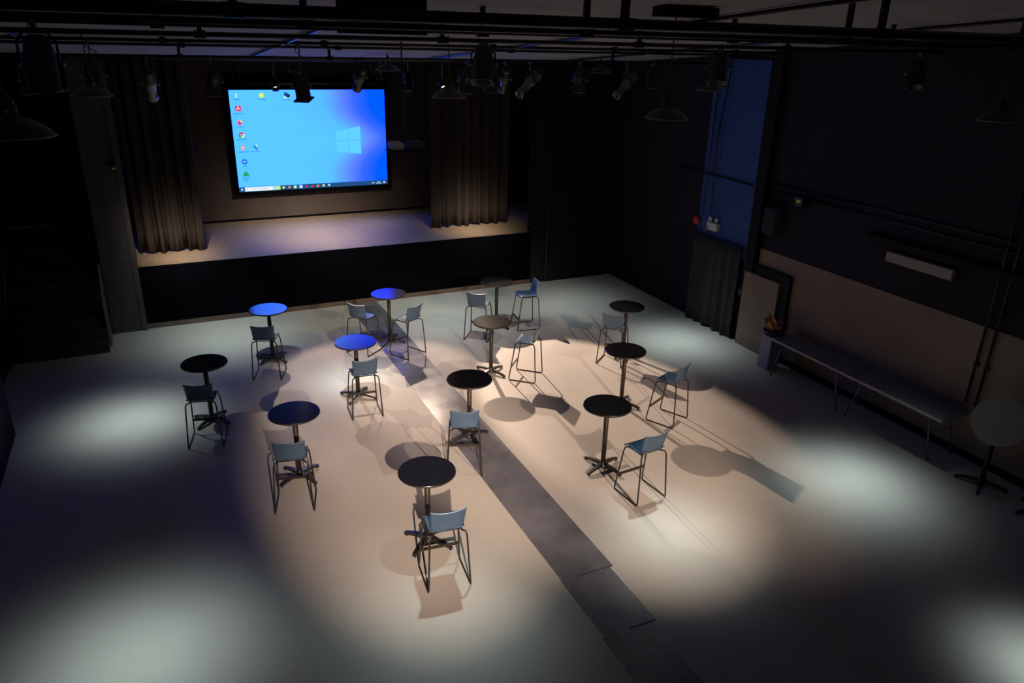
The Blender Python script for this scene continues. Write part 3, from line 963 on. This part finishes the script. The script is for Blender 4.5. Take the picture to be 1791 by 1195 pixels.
PIPES = [(4.1, 6.03, 0.034, 'thickest black lighting pipe, nearest the balcony'), (5.2, 5.99, 0.022, 'black lighting pipe just beyond the thickest one'), (6.75, 5.975, 0.020, 'black lighting pipe third from the balcony'),
         (8.1, 5.90, 0.024, 'black lighting pipe over the middle tables'), (11.4, 5.80, 0.024, 'black lighting pipe over the violet-blue table row'), (13.0, 5.56, 0.024, 'low black lighting pipe carrying the silver stage lights'), (12.0, 5.74, 0.022, 'black lighting pipe just above the low one')]
for y, z, r, lb in PIPES:
    xpipe(y, z, lb, r)
for x, lb in ((-1.3, 'black cross pipe running toward the stage along the left side'), (1.9, 'black cross pipe running toward the stage above the screen'), (5.4, 'black cross pipe running toward the stage over the runner side'), (8.6, 'black cross pipe running toward the stage along the right side')):
    mb = MB()
    ya, yb = 1.0, 15.8
    mb.tube([(x, ya, ceil_z(ya) - 0.035), (x, yb, ceil_z(yb) - 0.035)], 0.022, 10)
    tag(mb.build('cross_pipe', M['pipe']), lb, 'pipe', 'cross pipes under the ceiling')
# bracing and boxes on the ceiling, near the balcony
tag(MB().box((1.3, 5.5, 5.94), (1.9, 5.7, ceil_z(5.6))).build('ceiling_box', M['black_wall']), 'flat black box on the ceiling over the thick pipe, left of centre', 'ceiling box', 'boxes on the ceiling')
tag(MB().box((4.3, 6.0, ceil_z(6) - 0.10), (4.9, 6.2, ceil_z(6.2))).build('ceiling_box', M['black_wall']), 'flat black box on the ceiling right of the hanging cables', 'ceiling box', 'boxes on the ceiling')


# ------------------------------------------------------------------ pendant lamps
def make_pendant(zc, cord):
    t = thing('pendant_lamp', '', 'lamp', (0, 0, 0), 0, 'dish pendant lamps over the hall')
    mb = MB().m(M['pend_out']).lathe([(0.055, 0.17), (0.06, 0.11), (0.10, 0.095), (0.15, 0.07), (0.20, 0.035), (0.222, 0.004), (0.23, 0.0)], 40, None, True, False, False)
    mb.m(M['pend_in']).lathe([(0.23, 0.0), (0.218, 0.002), (0.195, 0.03), (0.14, 0.062), (0.09, 0.085), (0.05, 0.09), (0.0001, 0.09)], 40, None, True, False, False)
    mb.build('lamp_shade', None, t)
    MB().lathe([(0.231, -0.006), (0.234, 0.0), (0.231, 0.006), (0.227, 0.0)], 40, None, True, False, False).build('rim', M['wall_light'], t)
    MB().lathe([(0.045, 0.165), (0.048, 0.19), (0.03, 0.22), (0.012, 0.26), (0.008, 0.28)], 20).build('socket_cap', M['black_metal'], t)
    MB().lathe([(0.017, 0.11), (0.017, 0.14), (0.013, 0.145)], 14, Matrix.Translation((0.005, -0.062, 0.0))).build('knob', M['brass'], t)
    MB().ball((0, 0, 0.045), 0.038, 1, 1, 1.2).build('bulb', M['bulb'], t)
    MB().tube([(0, 0, 0.27), (0, 0, cord)], 0.007, 6).build('cord', M['charcoal'], t)
    return t


PD = [((-0.73, 5.30, 5.34), 'large dish pendant lamp cut off by the left edge of the view'), ((-0.56, 10.71, 5.17), 'dish pendant lamp in the dark above the stairs side'),
      ((4.98, 6.76, 5.19), 'large dish pendant lamp hanging on a long cord right of centre'), ((3.76, 10.03, 5.17), 'dish pendant lamp below the small warm lamp right of the screen'),
      ((8.97, 11.02, 5.17), 'dish pendant lamp in front of the blue-tinted wall panel'), ((8.99, 5.80, 5.18), 'dish pendant lamp at the far right before the dark wall'),
      ((4.22, 14.5, 5.32), 'small dish pendant lamp just above the right end of the screen'), ((8.86, 14.5, 5.30), 'small dish pendant lamp between the two silver stage lights')]
p0 = None
for i, (p, lb) in enumerate(PD):
    if i == 0:
        p0 = make_pendant(0, 0.80)
        p0.location = p
        p0['label'] = lb
        cur = p0
    else:
        cur = dup(p0, p, 0.4 * i, lb)
    for ch in cur.children:
        if ch.name.startswith('cord'):
            me = ch.data.copy() if i else ch.data
            ch.data = me
            top = ceil_z(p[1]) - p[2]
            for v in me.vertices:
                if v.co.z > 0.5:
                    v.co.z = top


# ------------------------------------------------------------------ stage lights
def fixture(kind, label, loc, target, mount_z, body_mat=None, power=0, size=40, blend=1.0, color=COOL, lit=False, scale=1.0, group='stage lights on the pipes', radius=0.06, sigma=None):
    loc = Vector(loc)
    d = (Vector(target) - loc).normalized()
    bm_ = body_mat or M['black_metal']
    if kind == 'par':
        t = thing('par_can_light', label, 'stage light', tuple(loc), 0, group)
    else:
        t = thing('profile_spotlight', label, 'stage light', tuple(loc), 0, group)
    A = align((0, 0, 0), d)
    k = scale
    if kind == 'par':
        MB().lathe([(0.001, 0.20 * k), (0.05 * k, 0.20 * k), (0.085 * k, 0.16 * k), (0.105 * k, 0.06 * k), (0.11 * k, -0.17 * k), (0.122 * k, -0.17 * k), (0.122 * k, -0.19 * k), (0.106 * k, -0.19 * k), (0.10 * k, 0.02 * k), (0.001, 0.05 * k)], 28, A, True, False, False).build('can', bm_, t)
        MB().lathe([(0.001, -0.045 * k), (0.098 * k, -0.045 * k)], 24, A, True, False, False).build('lens', M['lens_hot'] if lit else M['lens'], t)
        mb = MB()
        mb.box((-0.119 * k, -0.119 * k, -0.196 * k), (0.119 * k, -0.108 * k, -0.176 * k), A).box((-0.119 * k, 0.108 * k, -0.196 * k), (0.119 * k, 0.119 * k, -0.176 * k), A)
        mb.box((-0.119 * k, -0.119 * k, -0.196 * k), (-0.108 * k, 0.119 * k, -0.176 * k), A).box((0.108 * k, -0.119 * k, -0.196 * k), (0.119 * k, 0.119 * k, -0.176 * k), A)
        mb.build('gel_frame', M['charcoal'], t)
        front = 0.20 * k
        hw = 0.125 * k
    else:
        MB().lathe([(0.001, 0.34 * k), (0.055 * k, 0.33 * k), (0.08 * k, 0.25 * k), (0.085 * k, 0.10 * k), (0.075 * k, 0.07 * k)], 24, A, True, False, False).build('lamp_house', M['black_metal'], t)
        MB().lathe([(0.075 * k, 0.08 * k), (0.09 * k, 0.06 * k), (0.09 * k, 0.0), (0.07 * k, -0.02 * k), (0.072 * k, -0.24 * k), (0.085 * k, -0.25 * k), (0.085 * k, -0.33 * k), (0.07 * k, -0.33 * k), (0.07 * k, -0.25 * k)], 24, A, True, False, False).build('barrel', bm_, t)
        MB().lathe([(0.001, -0.28 * k), (0.069 * k, -0.27 * k)], 20, A, True, False, False).build('lens', M['lens_hot'] if lit else M['lens'], t)
        mb = MB()
        for q in range(5):
            mb.lathe([(0.082 * k, (0.12 + 0.025 * q) * k), (0.092 * k, (0.125 + 0.025 * q) * k), (0.082 * k, (0.13 + 0.025 * q) * k)], 20, A, True, False, False)
        mb.build('cooling_fins', M['grey_metal'] if body_mat else M['black_metal'], t)
        front = 0.34 * k
        hw = 0.10 * k
    # yoke: U bracket in the vertical plane across the beam, then clamp up to the pipe
    hd = Vector((d.x, d.y, 0))
    hd = hd.normalized() if hd.length > 0.05 else Vector((0, 1, 0))
    side = Vector((-hd.y, hd.x, 0))
    up = mount_z - loc.z
    yk = min(0.22 * k, up - 0.08)
    mb = MB()
    mb.tube([side * hw, side * hw + Vector((0, 0, yk * 0.7)), side * hw * 0.6 + Vector((0, 0, yk)), side * -hw * 0.6 + Vector((0, 0, yk)), side * -hw + Vector((0, 0, yk * 0.7)), side * -hw], 0.011, 6)
    mb.build('yoke', M['black_metal'], t)
    MB().tube([(0, 0, yk), (0, 0, up - 0.02)], 0.010, 6).box((-0.022, -0.03, up - 0.055), (0.022, 0.03, up + 0.0)).build('hook_clamp', M['grey_metal'], t)
    for s in (-1, 1):
        MB().tube([side * (s * hw), side * (s * (hw + 0.035))], 0.016, 10).build('tilt_knob', M['grey_metal'], t)
    rnd = random.Random(int(abs(loc.x * 100)))
    MB().tube([Vector((0, 0, 0.05)) - d * (0.18 * k), Vector((0.08, 0.05, 0.12 + up * 0.4)), Vector((-0.05, 0.03, up * 0.8)), Vector((rnd.uniform(-.1, .1), 0.04, up + 0.03))], 0.006, 6).build('power_cable', M['rubber'], t)
    if power:
        o = spot('lamp_beam', loc + d * front, target, power, size, blend, color, radius, sigma)
        o.location = d * front
        o.parent = t
        o.matrix_parent_inverse = Matrix()
    return t


def pool(label, loc, target, mount_z, power, sigma, scale=1.0):
    return fixture('par', label, loc, target, mount_z, power=power, size=100, blend=0.3, sigma=sigma, scale=scale)


pool('big black can light hanging at the far left above the dish pendant', (-0.65, 6.75, 5.68), (-0.80, 6.80, 0), 5.975, 830, 0.131)
fixture('par', 'black can light just right of the big one at the far left', (-0.54, 11.4, 5.36), (-0.6, 12.2, 0), 5.80)
pool('black can light hanging behind the big one at the far left', (-1.45, 13.0, 5.22), (-0.82, 12.35, 0), 5.56, 830, 0.130)
pool('big black can light in the cluster under the hanging cables', (3.44, 8.10, 5.66), (2.25, 6.2, 0), 5.90, 520, 0.125, 1.05)
pool('small black can light below the cluster under the hanging cables', (4.99, 11.4, 5.32), (5.43, 12.93, 0), 5.80, 75, 0.16, 0.9)
pool('black can light in front of the dark wall right of the long-cord pendant', (6.71, 8.10, 5.64), (5.43, 6.44, 0), 5.90, 900, 0.097)
pool('faint black can light high before the dark right wall', (10.4, 8.10, 5.58), (8.63, 6.36, 0), 5.90, 1260, 0.107)
pool('small black can light right of the second silver stage light', (9.14, 13.0, 5.24), (9.62, 11.85, 0), 5.56, 860, 0.142, 0.9)
pool('dark can light up between the left curtain and the screen', (1.0, 13.0, 5.20), (1.0, 15.9, 0), 5.56, 900, 0.19)
pool('black can light hanging in front of the top of the screen', (2.05, 11.4, 5.22), (2.83, 12.56, 0), 5.80, 910, 0.110, 0.95)
pool('dark can light near the dish pendant right of the screen', (5.2, 13.0, 5.22), (5.55, 15.5, 0), 5.56, 730, 0.242)
pool('dark can light between the two silver stage lights', (7.5, 13.0, 5.22), (8.6, 14.9, 0), 5.56, 470, 0.164)
pool('dark can light at the near right, close to the balcony', (7.4, 4.1, 5.70), (7.7, 2.82, 0), 6.03, 1050, 0.085)
SIL = M['grey_metal']
fixture('profile', 'silver profile spotlight left of the screen', (0.11, 13.0, 5.16), (0.3, 17.5, 1.35), 5.56, SIL, power=3000, size=60, blend=0.3, sigma=0.095, color=WARM2)
fixture('profile', 'silver profile spotlight pointing down left, right of the cluster', (6.45, 13.0, 5.18), (4.8, 12.6, 3.8), 5.56, SIL)
fixture('profile', 'silver profile spotlight pointing down left, before the dark corner', (8.55, 13.0, 5.14), (6.85, 12.6, 3.75), 5.56, SIL)
fixture('profile', 'black profile spotlight above the screen aimed at the stage', (3.3, 13.0, 5.26), (3.4, 18.9, ZS), 5.56, None, power=5200, size=70, blend=0.3, sigma=0.16, color=(1.0, 0.84, 0.70))
fixture('profile', 'black profile spotlight aimed at the right stage curtain', (5.95, 13.0, 5.24), (7.2, 17.6, 1.35), 5.56, None, power=3000, size=60, blend=0.3, sigma=0.095, color=WARM2)
fixture('par', 'dark can light over the left half of the stage floor', (3.0, 17.45, 5.15), (3.25, 18.95, ZS), 5.62, power=150, size=60, blend=0.4, sigma=0.13, color=COOL, scale=0.7, group='glowing lamps over the stage')
fixture('par', 'dark can light over the stage floor below the right end of the screen', (4.9, 17.45, 5.15), (5.05, 19.0, ZS), 5.62, power=180, size=60, blend=0.4, sigma=0.13, color=COOL, scale=0.7, group='glowing lamps over the stage')
# warm lamps over the stage shining out into the hall
fixture('par', 'small glowing warm lamp just above the screen', (2.57, 17.45, 4.89), (3.0, 12.2, 0), 5.62, power=700, size=35, blend=0.45, color=WARM, lit=True, scale=0.62, group='glowing lamps over the stage', radius=0.05)
fixture('par', 'small glowing warm lamp above the right stage curtain', (6.37, 17.45, 4.88), (6.6, 10.6, 0), 5.62, power=3200, size=30, blend=0.35, color=WARM, lit=True, scale=0.62, group='glowing lamps over the stage', radius=0.05)
fixture('profile', 'added dark profile spotlight beside the right glowing lamp, there to brighten the runner', (5.55, 17.45, 4.95), (3.95, 12.4, 0), 5.62, None, power=1000, size=25, blend=0.6, color=WARM, group='glowing lamps over the stage', radius=0.05)  # extra lamp, added to throw warm glare on the runner
t = thing('lighting_pipe', 'black pipe over the stage carrying the two glowing lamps', 'pipe', (0, 17.45, 5.62), 0, 'black lighting pipes under the ceiling')
MB().tube([(0.0, 0, 0), (8.4, 0, 0)], 0.024).build('pipe', M['pipe'], t)
for x in (0.8, 4.2, 7.6):
    MB().box((x - 0.02, -0.02, 0.01), (x + 0.02, 0.02, 0.68)).build('hanger', M['pipe'], t)

# loose cables looping from the ceiling
for k, (x, dx) in enumerate(((1.78, 0.06), (1.90, -0.03), (2.02, -0.06))):
    y = 4.45
    zt = ceil_z(y)
    pts = [(x + dx * math.sin(q * PI), y + 0.1 * q, zt - 0.18 * q + 0.02 * math.sin(q * 7 + k)) for q in [i / 8 for i in range(9)]]
    tag(MB().tube(pts, 0.006, 6).build('hanging_cable', M['rubber']), ('leftmost', 'middle', 'rightmost')[k] + ' of three thin cables looping down from the ceiling', 'cable', 'cables looping from the ceiling')

# ------------------------------------------------------------------ projector on its hanging shelf
t = thing('hanging_shelf', 'small shelf hanging on a rod right of the screen', 'shelf', (3.52, 11.3, 4.30))
MB().box((-0.27, -0.20, -0.012), (0.27, 0.20, 0.0)).build('shelf_board', M['bronze_metal'], t)
MB().tube([(-0.02, 0.0, 0.0), (-0.02, 0.0, ceil_z(11.3) - 4.30)], 0.013).build('rod', M['charcoal'], t)
for s in (-1, 1):
    MB().tube([(s * 0.25, 0, 0.0), (-0.02, 0, 0.38)], 0.006, 6).build('stay', M['black_metal'], t)
t = thing('projector', 'pale projector standing on the hanging shelf', 'projector', (3.46, 11.3, 4.30))
MB().box((-0.18, -0.15, 0.015), (0.0, 0.16, 0.13), bevel=0.012).build('casing', M['projector'], t)
MB().lathe([(0.035, 0), (0.035, 0.03), (0.03, 0.035), (0.001, 0.03)], 16, Matrix.Translation((-0.1, 0.16, 0.075)) @ Matrix.Rotation(-PI / 2, 4, 'X')).build('lens', M['lens'], t)
for dx, dy in ((-0.16, -0.13), (-0.02, -0.13), (-0.16, 0.14), (-0.02, 0.14)):
    MB().lathe([(0.01, 0), (0.01, 0.018)], 8, Matrix.Translation((dx, dy, 0))).build('foot', M['rubber'], t)
t = thing('amplifier', 'dark box standing beside the projector on the hanging shelf', 'amplifier', (3.66, 11.3, 4.30))
MB().box((-0.10, -0.15, 0.01), (0.11, 0.15, 0.14), bevel=0.008).build('casing', M['charcoal'], t)
for q in range(3):
    MB().lathe([(0.012, 0), (0.012, 0.015)], 10, Matrix.Translation((-0.06 + 0.06 * q, -0.15, 0.09)) @ Matrix.Rotation(PI / 2, 4, 'X')).build('dial', M['grey_metal'], t)
